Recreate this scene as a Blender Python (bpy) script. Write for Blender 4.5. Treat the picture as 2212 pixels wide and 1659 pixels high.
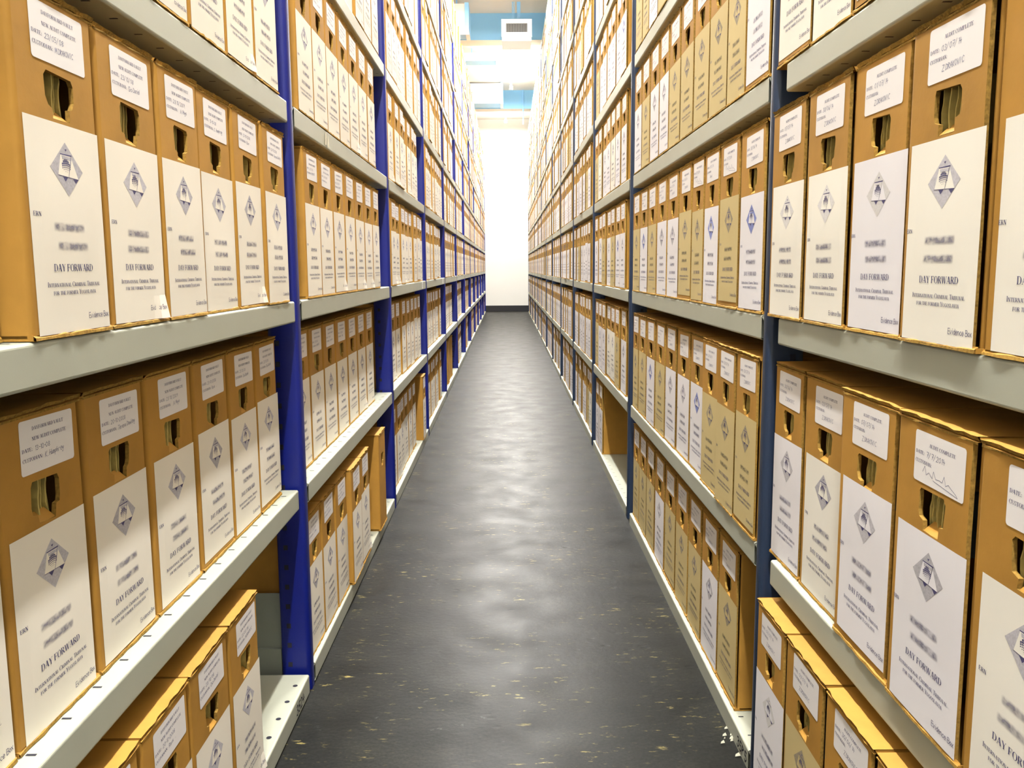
import bpy, bmesh, math, random
from mathutils import Matrix, Vector
from mathutils.geometry import tessellate_polygon

for o in list(bpy.data.objects): bpy.data.objects.remove(o)
S = bpy.context.scene
C = S.collection
RND = random.Random(7)

# ------------------------------------------------------------------ camera
F, PITCH, YAW, ROLL = 1881.65, .13246, .005029, .006797     # focal length in pixels of the 2212 x 1659 frame
def cam_dir(x3, y3, z3):                                     # camera space -> (right, up, forward) world
    cr, sr = math.cos(ROLL), math.sin(ROLL); x = x3*cr + y3*sr; y2 = -x3*sr + y3*cr
    cp, sp = math.cos(PITCH), math.sin(PITCH); y = y2*cp - sp*z3; z = y2*sp + cp*z3
    cy, sy = math.cos(YAW), math.sin(YAW); return Vector((x*cy + z*sy, -x*sy + z*cy, y))
CAMH = 1.0
cam = bpy.data.objects.new('camera', bpy.data.cameras.new('camera')); C.objects.link(cam)
r_, u_, f_ = cam_dir(1, 0, 0), cam_dir(0, 1, 0), cam_dir(0, 0, 1)
M4 = Matrix(((r_.x, u_.x, -f_.x, 0), (r_.y, u_.y, -f_.y, 0), (r_.z, u_.z, -f_.z, CAMH), (0, 0, 0, 1)))
cam.matrix_world = M4
cam.data.sensor_fit = 'HORIZONTAL'; cam.data.sensor_width = 36; cam.data.lens = F/2212*36
cam.data.clip_start = .02; cam.data.clip_end = 100
S.camera = cam
def project(p):
    v = Vector(p) - Vector((0, 0, CAMH)); z = v.dot(f_)
    if z < .05: return None
    return 1106 + F*v.dot(r_)/z, 829.5 - F*v.dot(u_)/z

# ------------------------------------------------------------------ world, lights, exposure
W = bpy.data.worlds.new('world'); S.world = W; W.use_nodes = True
W.node_tree.nodes['Background'].inputs[0].default_value = (1, .97, .92, 1)
W.node_tree.nodes['Background'].inputs[1].default_value = .03
S.view_settings.view_transform = 'Standard'; S.view_settings.look = 'None'
S.view_settings.exposure = 0.35; S.view_settings.gamma = 1; S.view_settings.use_curve_mapping = False
CEIL = CAMH + 3.35
# fluorescent battens under the ceiling: (x, y along the aisle, length, watts)
BATTENS = [(.0, -.8, 1.5, 150), (.0, 1.5, 1.5, 95), (.0, 4.4, 1.5, 120), (.0, 7.9, 1.3, 120), (.0, 9.7, 1.3, 130),
           (.1, 13.2, 1.5, 130), (.1, 15.3, 1.5, 130), (.0, 18.9, 1.5, 140)]

# ------------------------------------------------------------------ materials
def mat(name, col, rough=.6, metal=0, noise=0, nscale=20, bump=0, bscale=200, spec=.5, stretch=None):
    m = bpy.data.materials.new(name); m.use_nodes = True; nt = m.node_tree; b = nt.nodes['Principled BSDF']
    b.inputs['Base Color'].default_value = (*col, 1); b.inputs['Roughness'].default_value = rough
    b.inputs['Metallic'].default_value = metal; b.inputs['Specular IOR Level'].default_value = spec
    tc = nt.nodes.new('ShaderNodeTexCoord'); src = tc.outputs['Object']
    if stretch:
        mp = nt.nodes.new('ShaderNodeMapping'); mp.inputs['Scale'].default_value = stretch
        nt.links.new(src, mp.inputs[0]); src = mp.outputs[0]
    if noise:
        n = nt.nodes.new('ShaderNodeTexNoise'); n.inputs['Scale'].default_value = nscale; n.inputs['Detail'].default_value = 5
        nt.links.new(src, n.inputs['Vector'])
        oi = nt.nodes.new('ShaderNodeObjectInfo')
        ad = nt.nodes.new('ShaderNodeMath'); ad.operation = 'MULTIPLY_ADD'; ad.inputs[1].default_value = .35
        nt.links.new(oi.outputs['Random'], ad.inputs[0]); nt.links.new(n.outputs['Fac'], ad.inputs[2])
        mr = nt.nodes.new('ShaderNodeMapRange'); mr.inputs[1].default_value = .3; mr.inputs[2].default_value = 1.05
        mr.inputs[3].default_value = 1 - noise; mr.inputs[4].default_value = 1 + noise
        nt.links.new(ad.outputs[0], mr.inputs[0])
        mx = nt.nodes.new('ShaderNodeVectorMath'); mx.operation = 'SCALE'; mx.inputs[0].default_value = col
        nt.links.new(mr.outputs[0], mx.inputs['Scale']); nt.links.new(mx.outputs[0], b.inputs['Base Color'])
    if bump:
        n2 = nt.nodes.new('ShaderNodeTexNoise'); n2.inputs['Scale'].default_value = bscale; n2.inputs['Detail'].default_value = 3
        nt.links.new(src, n2.inputs['Vector'])
        bp = nt.nodes.new('ShaderNodeBump'); bp.inputs['Strength'].default_value = bump; bp.inputs['Distance'].default_value = .002
        nt.links.new(n2.outputs['Fac'], bp.inputs['Height']); nt.links.new(bp.outputs[0], b.inputs['Normal'])
    return m
CARD = mat('cardboard', (.42, .22, .038), .7, noise=.16, nscale=18, bump=.10, bscale=120, spec=.25)
RAW = mat('corrugated_board_edge', (.33, .20, .045), .9, noise=.55, nscale=260, spec=.1)
DARKC = mat('cardboard_inside_shade', (.13, .07, .02), .9, spec=.1)  # cardboard darkened: shade inside the box and its gaps put into colour
FOLD = mat('folder_card', (.50, .40, .13), .8, noise=.3, nscale=60, spec=.2)
FOLD2 = mat('folder_blue_grey', (.10, .13, .15), .7)
WHITE_L = mat('paper_warm_white', (.86, .82, .72), .75, noise=.04, nscale=6, spec=.2)
WHITE_R = mat('paper_cool_white', (.82, .81, .85), .75, noise=.04, nscale=6, spec=.2)
IVORY = mat('paper_ivory', (.86, .84, .76), .75, noise=.04, nscale=6, spec=.2)
CREAM = mat('paper_cream', (.60, .49, .24), .75, noise=.05, nscale=6, spec=.2)
STICK = mat('sticker_paper', (.84, .82, .82), .6, noise=.03, nscale=8, spec=.3)
INK = mat('ink_navy', (.06, .055, .16), .7)
INKF = mat('ink_faded', (.25, .24, .36), .7)
PEN = mat('pen_blue_grey', (.16, .17, .30), .7)
DIA = mat('emblem_grey', (.50, .49, .53), .75, noise=.25, nscale=400, spec=.1)
DIAF = mat('emblem_pale_grey', (.66, .65, .65), .75, noise=.15, nscale=400, spec=.1)
DIAB = mat('emblem_blue', (.24, .28, .58), .75, noise=.25, nscale=400, spec=.1)
DIAC = mat('emblem_olive_grey', (.36, .31, .22), .75, noise=.25, nscale=400, spec=.1)
SHELF = mat('shelf_grey_green_enamel', (.42, .44, .36), .42, noise=.05, nscale=9, bump=.03, bscale=500, spec=.5)
SLOT = mat('slot_dark', (.012, .012, .025), .9)
BLUE = mat('upright_blue_enamel', (.001, .008, .17), .42, noise=.06, nscale=8, bump=.1, bscale=300)
SLATE = mat('upright_slate_blue_enamel', (.018, .034, .075), .35, noise=.1, nscale=8, bump=.1, bscale=300)
PLATE = mat('brace_plate_grey', (.22, .25, .22), .5, noise=.05)
WALLM = mat('wall_white_paint', (.78, .77, .72), .85, noise=.03, nscale=1.2, bump=.15, bscale=30)
CEILM = mat('ceiling_cream_paint', (.90, .87, .80), .9, noise=.02, nscale=2)
BEAM = mat('beam_light_blue_paint', (.30, .64, .98), .6, noise=.04, nscale=2)
DUCT = mat('duct_white_enamel', (.85, .88, .90), .5)
DUCTB = mat('duct_shade_and_rod_blue', (.28, .60, .97), .5)  # blue shade of white duct ends and undersides put into colour; also rods
GRILLE = mat('grille_dark', (.02, .017, .015), .6)
GRILLB = mat('grille_blade', (.09, .085, .075), .5)
SKIRT = mat('skirting_black', (.004, .004, .007), .5)
ORANGE = mat('sticker_orange', (.85, .35, .04), .6)
TAPE = mat('tape_clear_yellowed', (.66, .64, .46), .25)
DEBRIS = mat('paper_scraps', (.36, .36, .28), .8)

TUBE = bpy.data.materials.new('fluorescent_tube'); TUBE.use_nodes = True
TUBE.node_tree.nodes['Principled BSDF'].inputs['Emission Color'].default_value = (1, .97, .93, 1); TUBE.node_tree.nodes['Principled BSDF'].inputs['Emission Strength'].default_value = 15
# blurred-out number: soft grey blotches fading to nothing at the edges of its own patch
def blur_mat(name, ink):
    m = bpy.data.materials.new(name); m.use_nodes = True; nt = m.node_tree; N = nt.nodes; L = nt.links
    b = N['Principled BSDF']; b.inputs['Base Color'].default_value = (*ink, 1); b.inputs['Roughness'].default_value = .8
    uv = N.new('ShaderNodeUVMap'); uv.uv_map = 'UVMap'; sp = N.new('ShaderNodeSeparateXYZ'); L.new(uv.outputs[0], sp.inputs[0])
    def edge(sock, k):
        a = N.new('ShaderNodeMath'); a.operation = 'SUBTRACT'; a.inputs[1].default_value = .5; L.new(sock, a.inputs[0])
        c = N.new('ShaderNodeMath'); c.operation = 'ABSOLUTE'; L.new(a.outputs[0], c.inputs[0])
        r = N.new('ShaderNodeMapRange'); r.interpolation_type = 'SMOOTHSTEP'; r.inputs[1].default_value = .5; r.inputs[2].default_value = k
        r.inputs[3].default_value = 0; r.inputs[4].default_value = 1; L.new(c.outputs[0], r.inputs[0]); return r.outputs[0]
    ex, ey = edge(sp.outputs[0], .40), edge(sp.outputs[1], .12)
    mp = N.new('ShaderNodeMapping'); mp.inputs['Scale'].default_value = (5, 1.3, 1); L.new(uv.outputs[0], mp.inputs[0])
    oi = N.new('ShaderNodeObjectInfo'); cb = N.new('ShaderNodeCombineXYZ')
    ml = N.new('ShaderNodeMath'); ml.operation = 'MULTIPLY'; ml.inputs[1].default_value = 40; L.new(oi.outputs['Random'], ml.inputs[0]); L.new(ml.outputs[0], cb.inputs[2])
    L.new(cb.outputs[0], mp.inputs['Location'])
    n = N.new('ShaderNodeTexNoise'); n.inputs['Scale'].default_value = 1.6; n.inputs['Detail'].default_value = 1; L.new(mp.outputs[0], n.inputs['Vector'])
    r = N.new('ShaderNodeMapRange'); r.inputs[1].default_value = .3; r.inputs[2].default_value = .65; r.inputs[3].default_value = .22; r.inputs[4].default_value = .66
    L.new(n.outputs['Fac'], r.inputs[0])
    a1 = N.new('ShaderNodeMath'); a1.operation = 'MULTIPLY'; L.new(ex, a1.inputs[0]); L.new(ey, a1.inputs[1])
    a2 = N.new('ShaderNodeMath'); a2.operation = 'MULTIPLY'; L.new(a1.outputs[0], a2.inputs[0]); L.new(r.outputs[0], a2.inputs[1])
    L.new(a2.outputs[0], b.inputs['Alpha'])
    return m
BLUR = blur_mat('number_blur', (.20, .19, .27))
BLURC = blur_mat('number_blur_on_cream', (.17, .14, .10))

# floor: dark green-grey worn linoleum with pale cross-wise flecks, dents and a dull shine
def floor_mat():
    m = bpy.data.materials.new('linoleum_dark'); m.use_nodes = True; nt = m.node_tree; N = nt.nodes; L = nt.links; b = N['Principled BSDF']
    tc = N.new('ShaderNodeTexCoord')
    def noise(scale, detail, st=(1, 1, 1), rough=.5):
        mp = N.new('ShaderNodeMapping'); mp.inputs['Scale'].default_value = st; L.new(tc.outputs['Object'], mp.inputs[0])
        n = N.new('ShaderNodeTexNoise'); n.inputs['Scale'].default_value = scale; n.inputs['Detail'].default_value = detail; n.inputs['Roughness'].default_value = rough
        L.new(mp.outputs[0], n.inputs['Vector']); return n.outputs['Fac']
    def ramp(fac, pts):
        r = N.new('ShaderNodeValToRGB'); e = r.color_ramp.elements
        e[0].position, e[0].color = pts[0][0], (*pts[0][1], 1); e[1].position, e[1].color = pts[-1][0], (*pts[-1][1], 1)
        for p, c in pts[1:-1]: q = e.new(p); q.color = (*c, 1)
        L.new(fac, r.inputs[0]); return r.outputs[0]
    def mix(f, a, c, t='MIX'):
        x = N.new('ShaderNodeMix'); x.data_type = 'RGBA'; x.blend_type = t
        if isinstance(f, float): x.inputs[0].default_value = f
        else: L.new(f, x.inputs[0])
        for s, v in ((6, a), (7, c)):
            if isinstance(v, tuple): x.inputs[s].default_value = (*v, 1)
            else: L.new(v, x.inputs[s])
        return x.outputs[2]
    base = ramp(noise(5, 6, (1, 1.6, 1)), [(.3, (.0035, .0035, .0026)), (.55, (.0075, .0075, .0062)), (.75, (.014, .0138, .010))])
    fine = ramp(noise(150, 2), [(.35, (.6, .6, .6)), (.7, (1.45, 1.45, 1.4))])
    base = mix(1.0, base, fine, 'MULTIPLY')
    def bw(fac, a, c):
        r = N.new('ShaderNodeMapRange'); r.inputs[1].default_value = a; r.inputs[2].default_value = c; L.new(fac, r.inputs[0]); return r.outputs[0]
    def mul(a, c):
        x = N.new('ShaderNodeMath'); x.operation = 'MULTIPLY'; L.new(a, x.inputs[0]); L.new(c, x.inputs[1]); return x.outputs[0]
    streak = mul(bw(noise(38, 5, (.55, 1.9, 1), .68), .60, .70), bw(noise(3.2, 3, (1, 1.5, 1)), .44, .58))
    base = mix(streak, base, (.30, .25, .085))
    grey = mul(bw(noise(22, 5, (1, 1.3, 1), .7), .64, .76), bw(noise(2.1, 2), .45, .6))
    base = mix(grey, base, (.10, .10, .105))
    L.new(base, b.inputs['Base Color'])
    rr = N.new('ShaderNodeMapRange'); rr.inputs[1].default_value = .3; rr.inputs[2].default_value = .7; rr.inputs[3].default_value = .36; rr.inputs[4].default_value = .47
    L.new(noise(7, 5), rr.inputs[0]); L.new(rr.outputs[0], b.inputs['Roughness'])
    b.inputs['Specular IOR Level'].default_value = .115; b.inputs['Specular Tint'].default_value = (.86, .95, 1, 1)  # cool cast of the reflected light put into the specular tint
    vo = N.new('ShaderNodeTexVoronoi'); vo.inputs['Scale'].default_value = 16; vo.inputs['Randomness'].default_value = 1
    mp = N.new('ShaderNodeMapping'); mp.inputs['Scale'].default_value = (1, 1.8, 1); L.new(tc.outputs['Object'], mp.inputs[0]); L.new(mp.outputs[0], vo.inputs['Vector'])
    dent = mul(bw(vo.outputs['Distance'], .22, .08), bw(noise(2.6, 1), .56, .62))
    hh = N.new('ShaderNodeMath'); hh.operation = 'MULTIPLY_ADD'; hh.inputs[1].default_value = -1.2; L.new(dent, hh.inputs[0]); L.new(noise(60, 4, (1, 1.4, 1)), hh.inputs[2])
    bp = N.new('ShaderNodeBump'); bp.inputs['Strength'].default_value = .3; bp.inputs['Distance'].default_value = .0015
    L.new(hh.outputs[0], bp.inputs['Height']); L.new(bp.outputs[0], b.inputs['Normal'])
    return m
FLOORM = floor_mat()

# ------------------------------------------------------------------ mesh helper
class MB:
    """collects polygons in several materials; build() makes ONE mesh"""
    def __init__(s): s.v = []; s.f = []; s.m = []; s.uv = {}; s.mats = []; s.sm = []
    def mi(s, m):
        if m not in s.mats: s.mats.append(m)
        return s.mats.index(m)
    def poly(s, pts, m, uv=None, smooth=False):
        i = len(s.v); s.v += [tuple(p) for p in pts]
        if uv: s.uv[len(s.f)] = uv
        s.f.append(tuple(range(i, i+len(pts)))); s.m.append(s.mi(m)); s.sm.append(smooth)
    def box(s, x0, x1, y0, y1, z0, z1, m, skip='', mm=None):
        P = lambda x, y, z: (x, y, z); mm = mm or {}
        fs = {'-y': [(x0, y0, z0), (x1, y0, z0), (x1, y0, z1), (x0, y0, z1)], '+y': [(x1, y1, z0), (x0, y1, z0), (x0, y1, z1), (x1, y1, z1)],
              '-x': [(x0, y1, z0), (x0, y0, z0), (x0, y0, z1), (x0, y1, z1)], '+x': [(x1, y0, z0), (x1, y1, z0), (x1, y1, z1), (x1, y0, z1)],
              '-z': [(x0, y1, z0), (x1, y1, z0), (x1, y0, z0), (x0, y0, z0)], '+z': [(x0, y0, z1), (x1, y0, z1), (x1, y1, z1), (x0, y1, z1)]}
        for k, q in fs.items():
            if k not in skip: s.poly(q, mm.get(k, m))
    def strip(s, a, b, m, smooth=True, closed=False):      # quads between two polylines sharing vertices
        n = len(a); i = len(s.v); s.v += [tuple(p) for p in a] + [tuple(p) for p in b]
        for k in range(n if closed else n-1):
            k2 = (k+1) % n
            s.f.append((i+k, i+k2, i+n+k2, i+n+k)); s.m.append(s.mi(m)); s.sm.append(smooth)
    def flat(s, pts2, y, m, fn=None):                        # 2D polygon (x, z) at depth y facing -y, any outline
        t = tessellate_polygon([[Vector((p[0], p[1], 0)) for p in pts2]])
        for a, b, c in t:
            q = [pts2[a], pts2[b], pts2[c]]
            ar = (q[1][0]-q[0][0])*(q[2][1]-q[0][1]) - (q[2][0]-q[0][0])*(q[1][1]-q[0][1])
            if ar < 0: q.reverse()
            s.poly([fn(*p) if fn else (p[0], y, p[1]) for p in q], m)
    def mesh(s, name):
        me = bpy.data.meshes.new(name); me.from_pydata(s.v, [], s.f); me.polygons.foreach_set('material_index', s.m)
        me.polygons.foreach_set('use_smooth', s.sm)
        for m in s.mats: me.materials.append(m)
        if s.uv:
            l = me.uv_layers.new(name='UVMap')
            for fi, uv in s.uv.items():
                for k, li in enumerate(me.polygons[fi].loop_indices): l.data[li].uv = uv[k]
        me.update(); return me
    def build(s, name, parent=None):
        o = bpy.data.objects.new(name, s.mesh(name)); C.objects.link(o)
        if parent: o.parent = parent
        return o
def tag(o, label=None, cat=None, group=None, kind=None):
    if label: o['label'] = label
    if cat: o['category'] = cat
    if group: o['group'] = group
    if kind: o['kind'] = kind
    return o

# ------------------------------------------------------------------ lettering
def rect(x0, y0, x1, y1): return [(x0, y0), (x1, y0), (x1, y1), (x0, y1)]
def arc(cx, cy, rx, ry, a0, a1, tk, tn, n=9):
    out = []
    for k in range(n):
        q = []
        for a in (a0+(a1-a0)*k/n, a0+(a1-a0)*(k+1)/n):
            r = math.radians(a); t = tn+(tk-tn)*math.cos(r)**2
            q.append(((cx+rx*math.cos(r), cy+ry*math.sin(r)), (cx+(rx-t)*math.cos(r), cy+(ry-t*.8)*math.sin(r))))
        out.append([q[0][0], q[1][0], q[1][1], q[0][1]])
    return out
def diag(x0, y0, x1, y1, w): return [(x0, y0), (x0+w, y0), (x1+w, y1), (x1, y1)]
TS, TT, SH, SE = .20, .065, .05, .075
def sf(x, w, top): y = 1-SH if top else 0; return rect(x-SE, y, x+w+SE, y+SH)
def stem(x, y0=0, y1=1, w=TS, b=True, t=True):
    r = [rect(x, y0, x+w, y1)]
    if b: r.append(sf(x, w, False))
    if t: r.append(sf(x, w, True))
    return r
def glyphs():
    G = {}
    G['A'] = (1.05, [diag(.10, 0, .47, 1, TT), diag(.72, 0, .40, 1, .24), rect(.27, .3, .75, .36), sf(.12, TT, 0), sf(.76, TS*.8, 0)])
    G['B'] = (.93, stem(.12)+arc(.5, .76, .32, .24, -90, 90, TS, TT)+arc(.5, .26, .36, .27, -90, 90, TS, TT)+[rect(.3, .94, .52, 1), rect(.3, .49, .52, .54), rect(.3, 0, .52, .05)])
    G['C'] = (1.0, arc(.54, .5, .46, .52, 40, 320, TS, TT, 14)+[rect(.84, .66, .9, .98)])
    G['D'] = (1.04, stem(.12)+arc(.45, .5, .5, .5, -90, 90, TS+.02, TT, 12)+[rect(.3, .95, .48, 1), rect(.3, 0, .48, .05)])
    G['E'] = (.94, stem(.12)+[rect(.3, .94, .8, 1), rect(.3, .48, .6, .54), rect(.3, 0, .84, .06), rect(.76, .74, .82, 1), rect(.80, 0, .86, .28), rect(.57, .38, .62, .64)])
    G['F'] = (.88, stem(.12)+[rect(.3, .94, .8, 1), rect(.3, .48, .6, .54), rect(.76, .74, .82, 1), rect(.57, .38, .62, .64)])
    G['G'] = (1.1, arc(.54, .5, .46, .52, 40, 320, TS, TT, 14)+[rect(.80, .02, .98, .42), rect(.72, .40, 1.06, .46), rect(.84, .68, .9, .98)])
    G['H'] = (1.1, stem(.12)+stem(.76)+[rect(.3, .48, .78, .54)])
    G['I'] = (.52, stem(.16))
    G['L'] = (.92, stem(.12)+[rect(.3, 0, .82, .06), rect(.78, 0, .84, .32)])
    G['M'] = (1.36, stem(.14, w=TT)+stem(1.0)+[diag(.58, 0, .16, 1, .20), diag(.62, 0, .98, 1, .10)])
    G['N'] = (1.06, stem(.14, w=TT)+stem(.80, w=TT, b=False)+[diag(.66, 0, .12, 1, .24)])
    G['O'] = (1.1, arc(.55, .5, .48, .52, 0, 360, TS+.02, TT, 20))
    G['P'] = (.88, stem(.12)+arc(.48, .73, .34, .27, -90, 90, TS, TT)+[rect(.3, .94, .5, 1), rect(.3, .46, .5, .52)])
    G['R'] = (1.02, stem(.12)+arc(.48, .74, .33, .26, -90, 90, TS, TT)+[rect(.3, .94, .5, 1), rect(.3, .48, .5, .54), diag(.74, 0, .40, .5, .24)])
    G['S'] = (.76, arc(.38, .74, .30, .27, 30, 270, TS*.8, TT, 9)+arc(.38, .25, .32, .27, -150, 90, TS*.8, TT, 9)+[rect(.6, .7, .65, .98), rect(.08, .02, .13, .3)])
    G['T'] = (.94, stem(.37, t=False)+[rect(.06, .94, .88, 1), rect(.04, .72, .10, 1), rect(.84, .72, .90, 1)])
    G['U'] = (1.06, stem(.12, y0=.3, b=False)+stem(.82, y0=.3, w=TT, b=False)+arc(.505, .32, .385, .34, 180, 360, TS*.8, TT, 10))
    G['V'] = (1.04, [diag(.40, 0, .10, 1, .22), diag(.47, 0, .84, 1, TT), sf(.14, TS*.7, 1), sf(.84, TT, 1)])
    G['W'] = (1.44, [diag(.34, 0, .08, 1, .20), diag(.40, 0, .64, 1, TT), diag(.86, 0, .58, 1, .20), diag(.94, 0, 1.24, 1, TT), sf(.12, TS*.6, 1), sf(.66, TS*.4, 1), sf(1.24, TT, 1)])
    G['Y'] = (1.02, stem(.40, y1=.45, t=False)+[diag(.42, .4, .08, 1, .22), diag(.50, .4, .82, 1, TT), sf(.12, TS*.7, 1), sf(.82, TT, 1)])
    G[':'] = (.42, [rect(.12, .0, .28, .17), rect(.12, .46, .28, .63)])
    G[' '] = (.40, [])
    return G
SER = glyphs()
# single-stroke letters (pen, and the thin sans of "Evidence Box")
STK = {'0': [[(.5, 1), (.15, .7), (.15, .3), (.5, 0), (.8, .3), (.8, .7), (.5, 1)]], '1': [[(.3, .8), (.5, 1), (.5, 0)]],
 '2': [[(.15, .75), (.4, 1), (.75, .8), (.6, .45), (.1, 0), (.85, .02)]], '3': [[(.15, .9), (.5, 1), (.75, .8), (.45, .55), (.8, .3), (.5, 0), (.1, .12)]],
 '4': [[(.35, 1), (.1, .4), (.85, .42)], [(.65, .75), (.6, -.05)]], '5': [[(.8, 1), (.25, 1), (.2, .55), (.6, .6), (.8, .3), (.5, 0), (.1, .1)]],
 '6': [[(.7, 1), (.25, .6), (.2, .2), (.5, 0), (.8, .25), (.5, .5), (.2, .3)]], '7': [[(.1, 1), (.85, 1), (.4, 0)], [(.3, .5), (.75, .52)]],
 '8': [[(.5, .5), (.2, .75), (.5, 1), (.8, .75), (.5, .5), (.15, .25), (.5, 0), (.85, .25), (.5, .5)]], '9': [[(.8, .7), (.5, .5), (.2, .75), (.5, 1), (.8, .8), (.7, 0)]],
 '/': [[(.0, -.15), (.6, 1.1)]], '-': [[(.2, .5), (.7, .5)]], '.': [[(.3, .05), (.4, .05)]], ' ': [],
 'E': [[(.8, 1), (.1, 1), (.1, 0), (.8, 0)], [(.1, .52), (.7, .52)]], 'B': [[(.1, 0), (.1, 1), (.6, 1), (.75, .78), (.6, .54), (.1, .54)], [(.6, .54), (.85, .28), (.6, 0), (.1, 0)]],
 'v': [[(.05, .68), (.38, 0), (.7, .68)]], 'i': [[(.3, 0), (.3, .68)], [(.3, .9), (.3, .98)]], 'd': [[(.7, 1), (.7, 0)], [(.7, .5), (.4, .68), (.1, .35), (.4, 0), (.7, .18)]],
 'e': [[(.1, .36), (.75, .36), (.6, .66), (.3, .66), (.08, .34), (.3, 0), (.7, .08)]], 'n': [[(.12, 0), (.12, .68)], [(.12, .5), (.4, .68), (.65, .55), (.65, 0)]],
 'c': [[(.7, .55), (.4, .68), (.1, .34), (.4, 0), (.7, .12)]], 'o': [[(.4, .68), (.1, .34), (.4, 0), (.72, .34), (.4, .68)]], 'x': [[(.05, .68), (.65, 0)], [(.65, .68), (.05, 0)]],
 'K': [[(.15, 1), (.1, 0)], [(.75, 1), (.15, .45), (.75, 0)]], 'H': [[(.15, 1), (.1, 0)], [(.75, 1), (.7, 0)], [(.1, .5), (.75, .5)]],
 'u': [[(.1, .6), (.15, .05), (.5, .1), (.6, .6), (.65, 0)]], 'm': [[(.05, 0), (.1, .6), (.35, .55), (.35, 0), (.4, .55), (.65, .55), (.7, 0)]], 'p': [[(.15, .6), (.1, -.4)], [(.12, .5), (.5, .65), (.6, .3), (.1, .05)]],
 'h': [[(.15, 1), (.1, 0), (.2, .5), (.5, .5), (.55, 0)]], 'r': [[(.1, 0), (.15, .6), (.5, .6)]], 'y': [[(.1, .6), (.3, .1), (.6, .6), (.4, -.4), (.0, -.3)]],
 'T': [[(.0, 1), (.9, 1)], [(.45, 1), (.4, 0)]], 's': [[(.6, .6), (.2, .5), (.5, .25), (.1, 0)]], 'a': [[(.6, .6), (.15, .5), (.2, .02), (.6, .4), (.65, 0)]],
 'D': [[(.15, 1), (.1, 0), (.7, .2), (.75, .75), (.1, 1)]], 'w': [[(.0, .6), (.2, 0), (.4, .5), (.6, 0), (.85, .6)]], 'l': [[(.2, 1), (.2, 0)]], 'g': [[(.6, .6), (.15, .5), (.2, .1), (.6, .4), (.5, -.4), (.1, -.3)]],
 'Z': [[(.1, 1), (.8, 1), (.1, 0), (.85, .02)]], 'R': [[(.1, 0), (.15, 1), (.7, .8), (.15, .5), (.8, 0)]], 'A': [[(.05, 0), (.4, 1), (.75, 0)], [(.2, .4), (.65, .4)]],
 'O': [[(.4, 1), (.05, .5), (.4, 0), (.8, .5), (.4, 1)]], 'V': [[(.05, 1), (.4, 0), (.8, 1)]], 'I': [[(.3, 0), (.35, 1)]], 'C': [[(.75, .85), (.4, 1), (.05, .5), (.4, 0), (.75, .1)]],
 'M': [[(.0, 0), (.1, 1), (.4, .3), (.7, 1), (.8, 0)]], 'S': [[(.7, .9), (.2, .85), (.6, .4), (.1, 0)]], 'P': [[(.1, 0), (.15, 1), (.7, .8), (.15, .45)]], 'b': [[(.1, 1), (.1, 0), (.6, .1), (.5, .5), (.1, .3)]]}
def serif_text(mb, txt, cx, z, h, y, m, width=None, align='c', small=None, fn=None):
    """small caps when small is given: capitals at h, the rest (lower case in txt) at small"""
    items = []; x = 0
    for ch in txt:
        hh = small if (small and ch.islower()) else h
        w, ps = SER[ch.upper()]
        items.append((x, hh, ps)); x += w*hh*.94
    sc = (width/x) if width else 1
    x0 = cx - x*sc/2 if align == 'c' else cx
    for ox, hh, ps in items:
        for p in ps:
            q = [(x0+(ox+px*hh)*sc, z+pz*hh) for px, pz in p]
            ar = sum(q[i][0]*q[(i+1) % len(q)][1]-q[(i+1) % len(q)][0]*q[i][1] for i in range(len(q)))
            if ar < 0: q.reverse()
            mb.poly([fn(*k) if fn else (k[0], y, k[1]) for k in q], m)
def stroke_text(mb, txt, x, z, h, y, m, w=.09, adv=.95, slant=0, rise=0, rnd=None, fn=None):
    for ch in txt:
        for pl in STK.get(ch, []):
            pts = [(x+(px+slant*pz)*h*.9+(rnd.uniform(-.03, .03)*h if rnd else 0), z+pz*h+(rnd.uniform(-.03, .03)*h if rnd else 0)) for px, pz in pl]
            stroke(mb, pts, w*h, y, m, fn)
        x += h*adv*(.55 if ch in 'il.1 -' else .9); z += rise*h
def stroke(mb, pts, w, y, m, fn=None):
    for (ax, az), (bx, bz) in zip(pts, pts[1:]):
        d = math.hypot(bx-ax, bz-az) or 1e-6; nx, nz = -(bz-az)/d*w/2, (bx-ax)/d*w/2; ex, ez = (bx-ax)/d*w*.3, (bz-az)/d*w*.3
        q = [(ax-nx-ex, az-nz-ez), (bx-nx+ex, bz-nz+ez), (bx+nx+ex, bz+nz+ez), (ax+nx-ex, az+nz-ez)]
        mb.poly([fn(*k) if fn else (k[0], y, k[1]) for k in q], m)

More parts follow.
